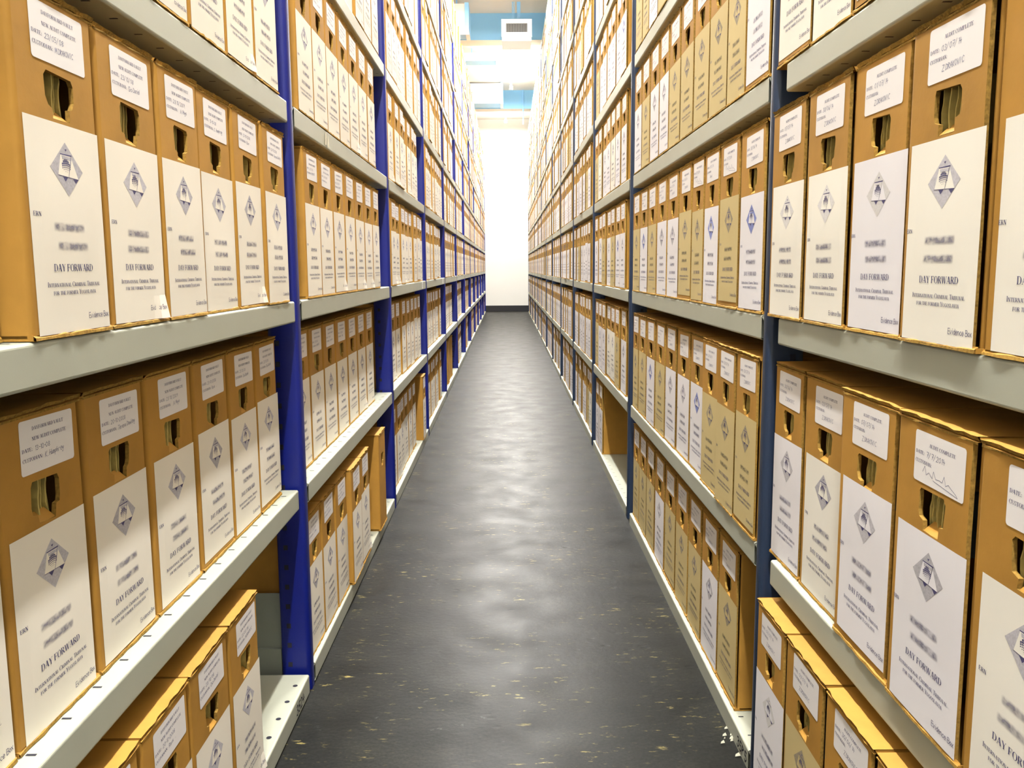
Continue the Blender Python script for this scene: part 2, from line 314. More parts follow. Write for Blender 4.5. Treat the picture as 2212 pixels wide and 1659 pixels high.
# ------------------------------------------------------------------ archive box (local: x across the front, y into the shelf, z up; front at y = 0)
BW, BH, BD = .172, .357, .33
HOLE = [(-.016, .229), (.018, .229), (.019, .2425), (.0265, .2445), (.0285, .252), (.029, .270), (.026, .276), (-.024, .277), (-.028, .272), (-.028, .250), (-.0245, .243), (-.017, .240)]
def carton(seed):
    r = random.Random(seed); mb = MB(); w = BW/2; t = .005
    # front panel with its hand hole cut right through
    x0, x1, z0, z1 = -w+.006, w-.0105, .006, BH-.007
    hole = [(a+r.uniform(-.0015, .0015), b+r.uniform(-.001, .001)) for a, b in HOLE]
    outer = [(x0, z0), (x1, z0), (x1+r.uniform(-.001, .001), BH*.35), (x1+r.uniform(-.0015, .0015), BH*.7), (x1, z1), (x0, z1)]
    for yy, flip, mt in ((0, False, CARD), (t, True, DARKC)):
        vs = outer+hole
        for a, b, c in tessellate_polygon([[Vector((p[0], p[1], 0)) for p in outer], [Vector((p[0], p[1], 0)) for p in hole]]):
            q = [vs[a], vs[b], vs[c]]
            ar = (q[1][0]-q[0][0])*(q[2][1]-q[0][1]) - (q[2][0]-q[0][0])*(q[1][1]-q[0][1])
            if (ar < 0) != flip: q.reverse()
            mb.poly([(p[0], yy, p[1]) for p in q], mt)
    mb.strip([(p[0], 0, p[1]) for p in hole], [(p[0], t, p[1]) for p in hole], RAW, False, True)
    mb.strip([(p[0], 0, p[1]) for p in outer[1:5]], [(p[0], t, p[1]) for p in outer[1:5]], RAW, False)      # raw edge on the right
    # folded tongue at the foot of the hand hole
    mb.poly([(-.015, .0005, .229), (.017, .0005, .229), (.015, .012, .240), (-.013, .012, .240)], CARD)
    # fold round the left corner, left side, back
    def wall(pl, z0, z1, m, zr=None):
        a = [(x, y, z0) for x, y in pl]; b = [(x, y, z1) for x, y in pl]; mb.strip(a, b, m, True)
    rad = .006
    wall([(-w+rad, 0)] + [(-w+rad-rad*math.sin(k*math.pi/8), rad-rad*math.cos(k*math.pi/8)) for k in range(1, 5)] + [(-w, .02), (-w, BD)], .003, BH-.004, CARD)
    wall([(-w, BD), (w, BD)], .003, BH-.004, CARD)
    # right side board, its front edge rounded inwards
    rr = .004
    ry = .0065
    wall([(w, BD), (w, .03), (w, ry+rr)] + [(w-rr+rr*math.cos(k*math.pi/8), ry+rr-rr*math.sin(k*math.pi/8)) for k in range(1, 5)] + [(w-.006, ry), (w-.006, .03)], .003, BH-.004, CARD)
    # top: two layers with raw wavy front edges
    n = 12
    xs = [-w+.001+(2*w-.002)*k/n for k in range(n+1)]
    up = [r.uniform(-.001, .0012) for _ in xs]; fw = [r.uniform(-.002, .0015) for _ in xs]
    top_f = [(x, -.0015+f, BH+u) for x, u, f in zip(xs, up, fw)]
    mb.strip(top_f, [(x, .05, BH) for x in xs], CARD, True)
    mb.poly([(-w+.001, .05, BH), (w-.001, .05, BH), (w, BD, BH-.002), (-w, BD, BH-.002)], CARD)
    mid = [(x, .001+f*.5, BH-.0042+u*.6) for x, u, f in zip(xs, up, fw)]
    mb.strip(mid, top_f, RAW, False)
    mb.strip([(x, .004, BH-.0045) for x in xs], mid, DARKC, False)
    mid2 = [(x, -.001+r.uniform(-.001, .001), BH-.0055) for x in xs]; mid3 = [(x, -.0005, BH-.0080) for x in xs]
    mb.strip(mid3, mid2, RAW, False); mb.strip(mid2, [(x, .004, BH-.0052) for x in xs], CARD, False)
    for s in (-1, 1):
        mb.poly([(s*w, .003, BH-.006), (s*w, BD, BH-.006), (s*w, BD, BH-.001), (s*w, 0, BH)], CARD)
    # bottom: layered board, a little proud and frayed
    up2 = [r.uniform(0, .0015) for _ in xs]; fw2 = [r.uniform(-.0018, .0003) for _ in xs]
    bf = [(x, -.001+f, .0005) for x, f in zip(xs, fw2)]; bt = [(x, -.0005+f, .003+u) for x, u, f in zip(xs, up2, fw2)]
    mb.strip(bf, bt, RAW, False); mb.strip(bt, [(x, .003, .0072) for x in xs], CARD, True)
    mb.poly([(-w, BD, .0005), (w, BD, .0005), (w, -.0005, .0005), (-w, -.0005, .0005)], CARD)
    for s in (-1, 1): mb.box(min(s*w, s*(w-.001)), max(s*w, s*(w-.001)), 0, BD, .0005, .006, CARD)
    return mb.mesh('archive_box')
def folders(seed, blue=False):
    r = random.Random(seed); mb = MB(); n = r.choice((8, 9, 11))
    for k in range(n):
        x = -.026+.052*(k+r.uniform(.1, .9))/n; th = r.uniform(.001, .0028); y0 = r.uniform(.0056, .017); zs = [.215+.07*i/7 for i in range(8)]
        m = FOLD2 if (blue and k == n-1) else FOLD
        if m is FOLD2: th = .012
        wv = [x+.002*math.sin(i*1.1+r.uniform(0, 2)) for i in range(8)]
        a = [(wv[i], y0, zs[i]) for i in range(8)]; b = [(wv[i]+th, y0, zs[i]) for i in range(8)]
        mb.strip(b, a, m, False)
        mb.strip(a, [(wv[i], .09, zs[i]) for i in range(8)], m, False); mb.strip([(wv[i]+th, .09, zs[i]) for i in range(8)], b, m, False)
    return mb.mesh('folders')
# front label sheet: left edge at x = 0, bottom z = 0, .16 wide and .221 high
LWD, LHT = .158, .221
def emblem(mb, cx, cz, y, dia, ink, paper, fn):
    hw, hh = .035, .0285
    P = lambda u, v: (cx+u*hw, cz+v*hh)
    mb.flat([P(0, 1), P(-1, 0), P(0, -1), P(1, 0)], y, dia, fn(0))
    mb.flat([P(-.36, .56), P(-.34, .52), P(.36, .52), P(.36, .57)], y, ink, fn(1))
    mb.flat([P(-.06, .74), P(.08, .76), P(.02, .66)], y, ink, fn(1))
    mb.flat([P(-.33, .52), P(-.56, -.26), P(.07, -.28), P(.30, .50)], y, paper, fn(1))            # left pan, a trapezoid
    mb.flat([P(-.28, .50), P(-.24, .36), P(.27, .36), P(.29, .48)], y, dia, fn(2))
    mb.flat([P(.34, .42), P(.09, -.28), P(.68, -.30)], y, paper, fn(1))                             # right pan
    mb.flat([P(-.30, -.28), P(.02, -.29), P(-.14, -.46)], y, ink, fn(1)); mb.flat([P(.34, -.31), P(.68, -.31), P(.50, -.48)], y, ink, fn(1))
    for a in ((-.56, -.25, .07, -.28), (.07, -.28, .68, -.31), (.30, .50, .08, -.28)):
        stroke(mb, [P(a[0], a[1]), P(a[2], a[3])], .0006, y, ink, fn(2))
    # globe with its grid, fading out below
    gc = (-.03, .13); gr = (.27, .27)
    NX, NZ = 7, 7
    for k in range(NX):
        for j in range(NZ):
            g = .012+.02*j/NZ
            u0, u1, v0, v1 = -1+2*k/NX+g, -1+2*(k+1)/NX-g, 1-2*j/NZ-g, 1-2*(j+1)/NZ+g
            uc, vc = (u0+u1)/2, (v0+v1)/2
            if uc*uc+vc*vc > 1.02: continue
            sh = 1 - max(0, (j-2)*.16)
            q = [(uc+(a-uc)*sh, vc+(b-vc)*sh) for a, b in ((u0, v0), (u0, v1), (u1, v1), (u1, v0))]
            mb.flat([P(gc[0]+gr[0]*a*(1-.10*b*b)-.05*b*b*gr[0], gc[1]+gr[1]*(b+.18*(1-a*a)-.1)) for a, b in q], y, ink, fn(2))
def front_label(seed, paper, ink, dia, blur, detail=True, curl=False):
    r = random.Random(seed); mb = MB()
    wob = r.uniform(.0, .0012); ph = r.uniform(0, 6)
    def yy(x, z):
        b = wob*(math.sin(z*28+ph)*.5+.5)*min(1, x/.02, (LWD-x)/.02 if x < LWD else 0)
        if curl and x > LWD-.03 and z < .03: b += .006*((x-LWD+.03)/.03)*((.03-z)/.03)
        return -max(b, 0)
    fn = lambda k: (lambda x, z: (x, yy(x, z)-.0003-.00007*k, z))
    nx, nz = 8, 14
    for i in range(nx):
        for j in range(nz):
            c = [(LWD*a/nx, LHT*b/nz) for a, b in ((i, j), (i+1, j), (i+1, j+1), (i, j+1))]
            mb.poly([fn(0)(*p) for p in c], paper, smooth=True)
    emblem(mb, .080, .174, 0, dia, ink, paper, lambda k: fn(k+2))
    f1 = fn(3)
    serif_text(mb, 'ERN', .001+r.choice((0, 0, -.006))+.004, .1215, .0046, 0, ink, width=.0145, align='l', fn=f1)
    for z in (.1075, .0875):
        jx = r.uniform(-.003, .003)
        q = [(.044+jx, z-.0015), (.114+jx, z-.0015), (.114+jx, z+.0105), (.044+jx, z+.0105)]
        mb.poly([f1(*p) for p in q], blur, uv=[(0, 0), (1, 0), (1, 1), (0, 1)])
    serif_text(mb, 'DAY FORWARD', .080, .0655, .0076, 0, ink, width=.086, fn=f1)
    serif_text(mb, 'International Criminal Tribunal', .080, .0490, .0052, 0, ink, width=.116, small=.0040, fn=f1)
    serif_text(mb, 'for the former Yugoslavia', .080, .0405, .0052, 0, ink, width=.094, small=.0040, fn=f1)
    stroke_text(mb, 'Evidence Box', .107, .0125, .0062, 0, INK if ink is INKF else ink, w=.10, adv=.78, fn=f1)
    return mb.mesh('front_label')
# audit sticker: centred on x = 0, bottom z = 0, .112 x .063
SWD, SHT = .112, .063
def audit_sticker(seed, left, date, who, style=0):
    r = random.Random(seed); mb = MB(); w = SWD/2; c = .004
    pts = []
    for cx, cz, a0 in ((w-c, c, -90), (w-c, SHT-c, 0), (-w+c, SHT-c, 90), (-w+c, c, 180)):
        for k in range(4): a = math.radians(a0+30*k); pts.append((cx+c*math.cos(a), cz+c*math.sin(a)))
    mb.flat(pts, -.0004, STICK); y = -.0005
    if left:
        serif_text(mb, 'DAYFORWARD VAULT', .002, .0500, .0043, y, INK, width=.066)
        serif_text(mb, 'NEW AUDIT COMPLETE', .004, .0380, .0043, y, INK, width=.072)
        serif_text(mb, 'DATE:', -w+.003, .0265, .0043, y, INK, width=.021, align='l')
        serif_text(mb, 'CUSTODIAN:', -w+.003, .0150, .0043, y, INK, width=.041, align='l')
        stroke_text(mb, date, -w+.028, .0255, .0058, y, PEN, w=.10, rnd=r, slant=.1)
        stroke_text(mb, who, -w+.048, .0140, .0062, y, PEN, w=.10, rnd=r, slant=.1, adv=.72, rise=.03)
    else:
        serif_text(mb, 'AUDIT COMPLETE', .006, .0465, .0044, y, INK, width=.058)
        serif_text(mb, 'DATE:', -w+.003, .0345, .0044, y, INK, width=.020, align='l')
        serif_text(mb, 'CUSTODIAN:', -w+.003, .0235, .0044, y, INK, width=.038, align='l')
        stroke_text(mb, date, -w+.027, .0335, .0066, y, PEN, w=.09, rnd=r, slant=.15)
        if style == 2:
            stroke(mb, [(-.035, .014), (-.030, .022), (-.026, .012), (-.020, .016), (-.012, .011), (-.010, .020), (-.004, .012), (.004, .013), (.010, .012), (.014, .020), (.018, .010), (.024, .013), (.030, .010), (.040, .006), (.044, .003), (.036, .004), (-.010, .009)], .0006, y, PEN)
        else:
            stroke_text(mb, who, -.026+r.uniform(-.004, .01), .0105, .0068, y, PEN, w=.09, rnd=r, slant=.12, adv=.78, rise=.02)
    return mb.mesh('audit_sticker')

CART = [carton(k) for k in range(6)]
FOLD_M = [folders(k, k in (5,)) for k in range(6)]
LAB = {'L': [front_label(k, WHITE_L, INK, DIA, BLUR, curl=(k == 3)) for k in range(4)],
       'cool': [front_label(10+k, WHITE_R, INK, DIA, BLUR) for k in range(3)],
       'faint': [front_label(20+k, (IVORY, WHITE_R)[k], INK, DIAF, BLUR) for k in range(2)],
       'blue': [front_label(30, WHITE_R, INK, DIAB, BLUR)],
       'ivory': [front_label(35+k, IVORY, INK, DIA, BLUR) for k in range(2)],
       'cream': [front_label(40+k, CREAM, INK, DIAC, BLURC) for k in range(2)]}
STL = [audit_sticker(k, True, d, w) for k, (d, w) in enumerate((('23/05/08', 'M DRAKOVIC'), ('13-10-08', 'K. Humphrey'), ('20-10-2008', 'Teresa Dowling'), ('21/10/2009', 'J.A. Mayo'), ('20-10-2008', 'Rosa L.'), ('23/10/08', 'Cho Daniel')))]
STR = [audit_sticker(20+k, False, d, w, s) for k, (d, w, s) in enumerate((('03/07/14', 'Z DRAKOVIC', 0), ('01/07/14', 'Z DRAKOVIC', 0), ('30/06/14', 'Z DRAKOVIC', 0), ('7/7/2014', '', 2), ('07.07.14', 'Daad', 0), ('07/07/14', 'Z DRAKOVIC', 0)))]

# ------------------------------------------------------------------ rack data (metres; y = distance from the camera)
AX = .475                                                   # half the aisle, to the shelf lips
LEV = {'L': [.049, .497, .929, 1.363, 1.794]+[1.794+.432*k for k in range(1, 4)],
       'R': [.043, .4715, .910, 1.339, 1.773]+[1.773+.432*k for k in range(1, 6)]}
POST = {'L': [.42]+[2.017+1.5885*k for k in range(12)], 'R': [.14, 1.620]+[3.419+1.4575*k for k in range(12)]}
PW, PD = .042, .070                                         # upright: along the aisle, into the rack
SD = .40                                                    # shelf depth
ORD = ['first', 'second', 'third', 'fourth', 'fifth', 'sixth', 'seventh', 'eighth', 'ninth', 'tenth', 'eleventh', 'twelfth', 'thirteenth']
LEVN = ['bottom shelf', 'second shelf up', 'third shelf up', 'fourth shelf up', 'fifth shelf up', 'sixth shelf up', 'seventh shelf up', 'eighth shelf up', 'ninth shelf up', 'topmost shelf']
SIDE = {'L': 'left', 'R': 'right'}

def rot(side): return math.pi/2 if side == 'L' else -math.pi/2
def sx(side, d): return (-AX-d) if side == 'L' else (AX+d)  # x of a plane d metres into the rack

# --- uprights
def post_mesh(h, m, name, x0, x1, y0, y1, part=None):
    mb = MB(); b = .012; n = 4
    # rounded profile in plan, extruded
    pl = []
    for cx, cy, a0 in ((x1-b, y0+b, -90), (x1-b, y1-b, 0), (x0+b, y1-b, 90), (x0+b, y0+b, 180)):
        for k in range(n+1): a = math.radians(a0+90*k/n); pl.append((cx+b*math.cos(a), cy+b*math.sin(a)))
    a = [(x, y, 0) for x, y in pl]; c = [(x, y, h) for x, y in pl]
    mb.strip(a, c, m, True, True); mb.poly(list(reversed(a)), m); mb.poly(c, m)
    return mb
for side in 'LR':
    H = 3.10 if side == 'L' else 3.935
    m = BLUE if side == 'L' else SLATE
    for k, py in enumerate(POST[side]):
        pw = PW if side == 'L' else .034
        root = bpy.data.objects.new('rack_upright', None); C.objects.link(root); root.location = (sx(side, 0), py, 0)
        tag(root, f"{'bright blue' if side == 'L' else 'slate blue'} steel rack upright, {ORD[k] if k < 13 else 'last'} from the camera on the {SIDE[side]}", 'rack upright', f'{SIDE[side]} rack uprights')
        s = -1 if side == 'L' else 1
        xa, xb = sorted((0, s*PD))
        if k == 0:
            fm = post_mesh(H, m, '', xa, xb, -pw, 0); rme = post_mesh(H, m, '', xa+s*(SD-PD), xb+s*(SD-PD), -pw, 0).mesh('rear_post')
            # dark keyholes punched down the side of the front post (towards the camera)
            for z in [.06+.048*q for q in range(int(H/.048)-1)]:
                cx = s*(PD-.022); fm.poly([(cx-.005, -pw-.0006, z), (cx+.005, -pw-.0006, z), (cx+.005, -pw-.0006, z+.012), (cx-.005, -pw-.0006, z+.012)], SLOT)
            fme = fm.mesh('front_post')
            pb = MB(); xs_ = sorted((s*(PD+.001), s*(SD-PD-.001))); pb.box(xs_[0], xs_[1], -pw*.5-.002, -pw*.5+.002, .02, .235, PLATE); pb.box(xs_[0], xs_[1], -pw*.5-.012, -pw*.5-.002, .02, .10, PLATE)
            pme = pb.mesh('brace_plate')
            pb = MB(); pb.box(xs_[0], xs_[1], -pw*.5-.01, -pw*.5+.01, -.012, .012, m); tme = pb.mesh('cross_tie')
        for nm, me, z in (('front_post', fme, 0), ('rear_post', rme, 0), ('brace_plate', pme, 0), ('cross_tie', tme, 1.0), ('cross_tie', tme, 2.0), ('cross_tie', tme, 2.9)):
            o = bpy.data.objects.new(nm, me); C.objects.link(o); o.parent = root; o.location.z = z

# --- shelves
def shelf_mesh(length, flipped, slots='dash', mark=None, lip=.047):
    """local: front lip face at y = 0, shelf runs into +y; x along; origin at the left end, top surface z = 0"""
    mb = MB(); r = .004; d = SD-.002
    prof = [(d, 0), (r, 0)] + [(r-r*math.sin(a), -r+r*math.cos(a)) for a in (math.pi/8*k for k in range(1, 5))] + [(0, -lip+r)] + [(r-r*math.cos(a), -lip+r-r*math.sin(a)) for a in (math.pi/8*k for k in range(1, 5))] + [(.052, -lip), (.052, -lip+.003), (.004, -lip+.003), (.004, -.003), (d, -.003)]
    a = [(0, y, z) for y, z in prof]; b = [(length, y, z) for y, z in prof]
    mb.strip(a, b, SHELF, False)
    mb.poly([(0, 0+.0005, -r), (0, .022, -lip), (0, .022, -.003), (0, r, 0)], SHELF); mb.poly([(length, r, 0), (length, .022, -.003), (length, .022, -lip), (length, .0005, -r)], SHELF)
    # rear lip
    mb.box(0, length, d-.004, d, -lip, -.001, SHELF)
    # end returns
    mb.box(0, .003, .004, d-.004, -lip+.006, -.003, SHELF); mb.box(length-.003, length, .004, d-.004, -lip+.006, -.003, SHELF)
    n = int(length/.0745)
    for k in range(n):
        x = length-.055-k*.0745
        for y in (.0195, d-.02):
            if slots == 'dash': q = [(x-.0018, y-.0055), (x+.0018, y-.0055), (x+.0018, y+.0055), (x-.0018, y+.0055)]
            else:
                q = [(x+.0058*math.cos(t), y+.0058*math.sin(t)) for t in (math.pi/5*j for j in range(10))]
            mb.poly([(p[0], p[1], .0004) for p in q], SLOT); mb.poly([(p[0], p[1], -lip-.0005 if y < .1 else -.0034) for p in reversed(q)], SLOT)
    if mark:
        x, txt = mark
        stroke_text(mb, txt, x, -.036, .022, -.0005, SLOT, w=.16, slant=.1)
    return mb.mesh('metal_shelf')
SHELFMESH = {}
def bay_range(side, k):                                     # y range of the shelf in bay k (between post k and k+1)
    P = POST[side]
    return P[k]+.004, P[k+1]-(.062 if side == 'L' else .098)
for side in 'LR':
    P = POST[side]
    for k in range(len(P)-1):
        y0, y1 = bay_range(side, k)
        for lv, z in enumerate(LEV[side]):
            L = round(y1-y0, 3)
            mark = None
            if (side, k, lv) == ('R', 1, 0): mark = (L-.085, '35P5')
            if (side, k, lv) == ('L', 0, 0): mark = (L-.13, '3524')
            slots = 'round' if (side, k, lv) in (('L', 0, 0),) else 'dash'
            key = (L, slots, mark)
            if key not in SHELFMESH: SHELFMESH[key] = shelf_mesh(L, False, slots, mark)
            o = bpy.data.objects.new('metal_shelf', SHELFMESH[key]); C.objects.link(o)
            off = .008 if (side == 'L' and k == 0 and lv == 1) else 0
            # left rack: local x -> +y ; right rack: local x -> -y
            o.location = (sx(side, off), y0 if side == 'L' else y1, z); o.rotation_euler = (0, 0, rot(side))
            tag(o, f'grey-green metal shelf with a rolled lip, {LEVN[lv]}, {ORD[k]} bay of the {SIDE[side]} rack', 'shelf', f'shelves of the {SIDE[side]} rack')

# --- where every box stands:  (side, bay, level, y0, y1, setback, kind, extras)
BOXES = []
def row(side, bay, lv, edges, setback=0., kinds=None, st=None, sb=None):
    """edges: y boundaries in ascending order"""
    for i, (a, b) in enumerate(zip(edges, edges[1:])):
        if a is None or b is None: continue
        BOXES.append(dict(side=side, bay=bay, lv=lv, y0=a, y1=b, sb=(sb[i] if sb and sb[i] is not None else setback), kind=(kinds[i] if kinds else None), st=(st[i] if st else None)))
MEAS = {
 ('L', 0, 2): dict(edges=[.70, .872, 1.053, 1.232, 1.396, 1.569, 1.742, 1.918], sb=[.030, 0, .002, .001, .006, .004, .0], st=[0, 0, 5, 3, 1, 4, 2]),
 ('L', 0, 3): dict(edges=[.85, 1.025, 1.20, 1.374, 1.552, 1.722, 1.897]),
 ('L', 0, 1): dict(edges=[.675, .847, 1.033, 1.216, 1.402, 1.581, 1.752, 1.918], setback=.036, st=[0, 1, 2, 3, 4, 5, 5]),
 ('L', 0, 0): dict(edges=[.52, .695, .87, 1.045, 1.215, 1.397, 1.572], setback=-.002, st=[1, 2, 3, 4, 5, 0]),
 ('R', 0, 3): dict(edges=[.70, .88, 1.065, 1.246, 1.41, 1.583], kinds=['ivory', 'ivory', 'ivory', 'ivory', 'ivory']),
 ('R', 0, 2): dict(edges=[.68, .868, 1.047, 1.222, 1.402, 1.583], kinds=['ivory', 'ivory', 'cool_f', 'ivory_f', 'ivory_f'], st=[1, 0, 1, 2, 5], sb=[0, -.004, 0, -.002, -.002]),
 ('R', 0, 1): dict(edges=[.66, .85, 1.034, 1.222, 1.408, 1.571], setback=.003, kinds=['ivory', 'cool', 'cool', 'ivory', 'cool'], st=[4, 3, 5, 0, 2], sb=[-.004, -.004, 0, .012, .013]),
 ('R', 0, 0): dict(edges=[.64, .82, 1.012, 1.182, 1.360, 1.525], setback=-.02, kinds=['cream', 'cream', 'cool', 'cream', 'cool_f'], st=[1, 0, 2, 1, 5]),
 ('R', 1, 2): dict(edges=[1.627, 1.806, 1.979, 2.13, 2.271, 2.444, 2.614, 2.80, 2.975, 3.15, 3.318], kinds=['blue', 'cream', 'blue', 'cream', 'cream', 'cool', 'cool', 'cream', 'blue', 'cream']),
 ('R', 1, 3): dict(edges=[1.627, 1.79, 1.94, 2.11, 2.28, 2.455, 2.622, 2.784, 2.962, 3.14, 3.31], kinds=['cool', 'cream', 'cream', 'cream', 'cream', 'cream', 'cool', 'cool', 'cream', 'cool']),
 ('R', 1, 4): dict(edges=[1.63, 1.80, 1.975, 2.15, 2.32, 2.495, 2.67, 2.84, 3.01, 3.15, 3.31], kinds=['cream', 'cream', 'cool', 'cream', 'cream', 'cool', 'cream', 'cool', 'cream', 'cream']),
 ('R', 1, 1): dict(edges=[1.627, 1.79, 1.955, 2.13, 2.301, 2.485, 2.655, 2.82, 3.0, 3.18, 3.318], kinds=['cream', 'cream', 'cream', 'blue', 'cool', 'cool', 'cream', 'blue', 'cream', 'cream'], setback=.010, sb=[-.001, -.001, .005, .012, .012, .01, .008, .006, .006, .006]),
 ('R', 1, 0): dict(edges=[1.775, 1.945, 2.122, 2.283, 2.465, 2.638, 2.83, 3.0, 3.165, 3.318], kinds=['cream', 'cool', 'cream', 'cream', 'cream', 'cool', 'cream', 'cream', 'cream'], setback=.012),
 ('R', 2, 0): dict(edges=[4.40, 4.57, 4.74], kinds=['cool', 'cool'], setback=.01),
 ('L', 1, 2): dict(edges=[2.03, 2.095, 2.26, 2.43, 2.61, 2.785, 2.965, 3.14, 3.31]),
 ('L', 1, 3): dict(edges=[2.03, 2.07, 2.235, 2.405, 2.57, 2.745, 2.91, 3.09, 3.27]),
 ('L', 1, 1): dict(edges=[2.03, 2.07, 2.245, 2.42, 2.595, 2.785, 2.965, 3.145, 3.33], setback=.038),
 ('L', 1, 0): dict(edges=[2.03, 2.195, 2.366, 2.54, 2.71, 2.885], setback=.012, sb=[.012, .01, .008, -.006, -.004]),
}
# the narrow first entries above stand for boxes half hidden by the upright: give them a full width by shifting
for key, d in list(MEAS.items()):
    if key in (('L', 1, 2), ('L', 1, 3), ('L', 1, 1)): d['edges'] = d['edges'][1:]
KL = ['cream', 'cool', 'ivory', 'cool', 'cream', 'blue', 'cool', 'cool']
for side in 'LR':
    P = POST[side]
    for bay in range(len(P)-1):
        y0, y1 = bay_range(side, bay)
        for lv in range(len(LEV[side])-(1 if side == 'R' else 0)):
            if (side, bay, lv) in MEAS:
                d = MEAS[(side, bay, lv)]; row(side, bay, lv, d['edges'], d.get('setback', .001), d.get('kinds'), d.get('st'), d.get('sb')); continue
            n = 8; wd = RND.uniform(.172, .178)
            if lv == 0: n = RND.choice((6, 7, 7, 8)) if side == 'L' else RND.choice((5, 6, 7, 8))
            elif RND.random() < .15: n = 7
            if bay == 1 and side == 'R': n = 9
            cr = .6 if bay < 3 else .25
            if side == 'L': a = y0+.02; ed = [a+wd*i+RND.uniform(-.004, .004) for i in range(n+1)]; ed = [e for e in ed if e < y1]
            else: a = y1-.004; ed = [a-wd*i+RND.uniform(-.004, .004) for i in range(n+1)][::-1]; ed = [e for e in ed if e > y0]
            if lv == 0 and bay == 4 and side == 'L': kinds = ['bare']*(len(ed)-1)
            else: kinds = None if side == 'L' else [RND.choice(KL) if RND.random() < cr else 'cool' for _ in ed]
            sb0 = {0: .02, 1: .028, 2: .002}.get(lv, .001) if side == 'L' else {0: .012, 1: .006}.get(lv, .001)
            row(side, bay, lv, ed, sb0, kinds, None, [sb0+RND.uniform(-.004, .008) for _ in ed])
# the plain box standing proud at the far end of the second left bay, bottom shelf
BOXES.append(dict(side='L', bay=1, lv=0, y0=3.085, y1=3.255, sb=-.008, kind='bare', st=None))
BOXES.append(dict(side='L', bay=2, lv=0, y0=4.78, y1=4.95, sb=-.004, kind=None, st=None))

def area(b):                                                # how large its front shows in the frame
    z = LEV[b['side']][b['lv']]; x = sx(b['side'], b['sb'])
    if b['y0'] < .3: return 0
    ps = []
    for y, zz in ((b['y0'], z), (b['y1'], z), (b['y1'], z+BH), (b['y0'], z+BH)):
        p = project((x, y, zz))
        if not p: return 0
        ps.append(p)
    xs = [min(max(p[0], 0), 2212) for p in ps]; ys = [min(max(p[1], 0), 1659) for p in ps]
    return abs(sum(xs[i]*ys[(i+1) % 4]-xs[(i+1) % 4]*ys[i] for i in range(4)))/2
for b in BOXES: b['area'] = area(b)
BOXES.sort(key=lambda b: -b['area'])
NEAR = [b for b in BOXES if b['area'] > 0][:300]
REST = BOXES[300:]

def lab_for(b):
    if b['side'] == 'L': return ('L', None)
    k = b['kind'] or 'cool'
    return {'cool_f': ('faint', 1), 'ivory_f': ('faint', 0)}.get(k, (k, None))
NAMEK = {'L': 'white', 'cool': 'cool white', 'faint': 'faint-printed white', 'blue': 'blue-printed white', 'ivory': 'ivory', 'cream': 'cream'}
TEMPL = {}
def new(name, me, parent=None):
    key = (name, me.name)
    if key not in TEMPL: TEMPL[key] = bpy.data.objects.new(name, me); o = TEMPL[key]
    else: o = TEMPL[key].copy(); o.parent = None
    C.objects.link(o)
    if parent: o.parent = parent; o.matrix_parent_inverse.identity()
    return o
rows = {}
for b in BOXES: rows.setdefault((b['side'], b['bay'], b['lv']), []).append(b)
for k, v in rows.items():
    v.sort(key=lambda b: -b['y0'])
    for i, b in enumerate(v): b['ord'] = i
DATES = {}
for b in NEAR:
    side = b['side']; w = b['y1']-b['y0']-.004; cy = (b['y0']+b['y1'])/2
    o = new('archive_box', RND.choice(CART))
    sc = w/BW
    o.location = (sx(side, b['sb']), cy, LEV[side][b['lv']]+.0005); o.rotation_euler = (0, 0, rot(side)+RND.uniform(-.003, .003)); o.scale = (sc, 1, 1)
    kind, vi = lab_for(b)
    bare = kind == 'bare' or b['kind'] == 'bare'
    desc = 'unlabelled brown' if bare else {'L': 'brown', 'cool': 'white-labelled', 'faint': 'faint-emblem white-labelled', 'blue': 'blue-emblem white-labelled', 'ivory': 'ivory-labelled', 'cream': 'cream-labelled'}[kind]
    tag(o, f"{desc} archive box, {ORD[b['ord']]} from the far upright, {LEVN[b['lv']]}, {ORD[b['bay']]} {SIDE[side]} bay", 'archive box', f"archive boxes, {LEVN[b['lv']]}, {ORD[b['bay']]} {SIDE[side]} bay")
    if bare: continue
    ms = LAB[kind]; lb = new('front_label', ms[vi] if vi is not None else RND.choice(ms), o)
    lb.location = (-LWD/2/sc+RND.uniform(-.001, .001)+.002, 0, .0035+RND.uniform(0, .003)+(.008 if RND.random() < .12 else 0)); lb.scale = (1/sc, 1, 1)
    if w < .16: lb.scale = ((w-.010)/LWD/sc, 1, 1); lb.location.x = -(w-.010)/2/sc
    lb.rotation_euler = (0, RND.uniform(-.006, .006), 0)
    lb['label'] = f"{NAMEK[kind]} printed sheet with a diamond emblem"
    pool = STL if side == 'L' else STR
    st = new('audit_sticker', pool[b['st']] if b['st'] is not None else RND.choice(pool), o)
    st.location = (.006+RND.uniform(-.006, .006), 0, .286+RND.uniform(-.004, .001)); st.rotation_euler = (0, RND.uniform(-.02, .02), 0); st.scale = (1/sc, 1, .93)
    st['label'] = 'white audit sticker with handwriting'
    fo = new('folders', FOLD_M[5] if (side == 'R' and b['bay'] == 0 and RND.random() < .5) else RND.choice(FOLD_M[:5]), o)

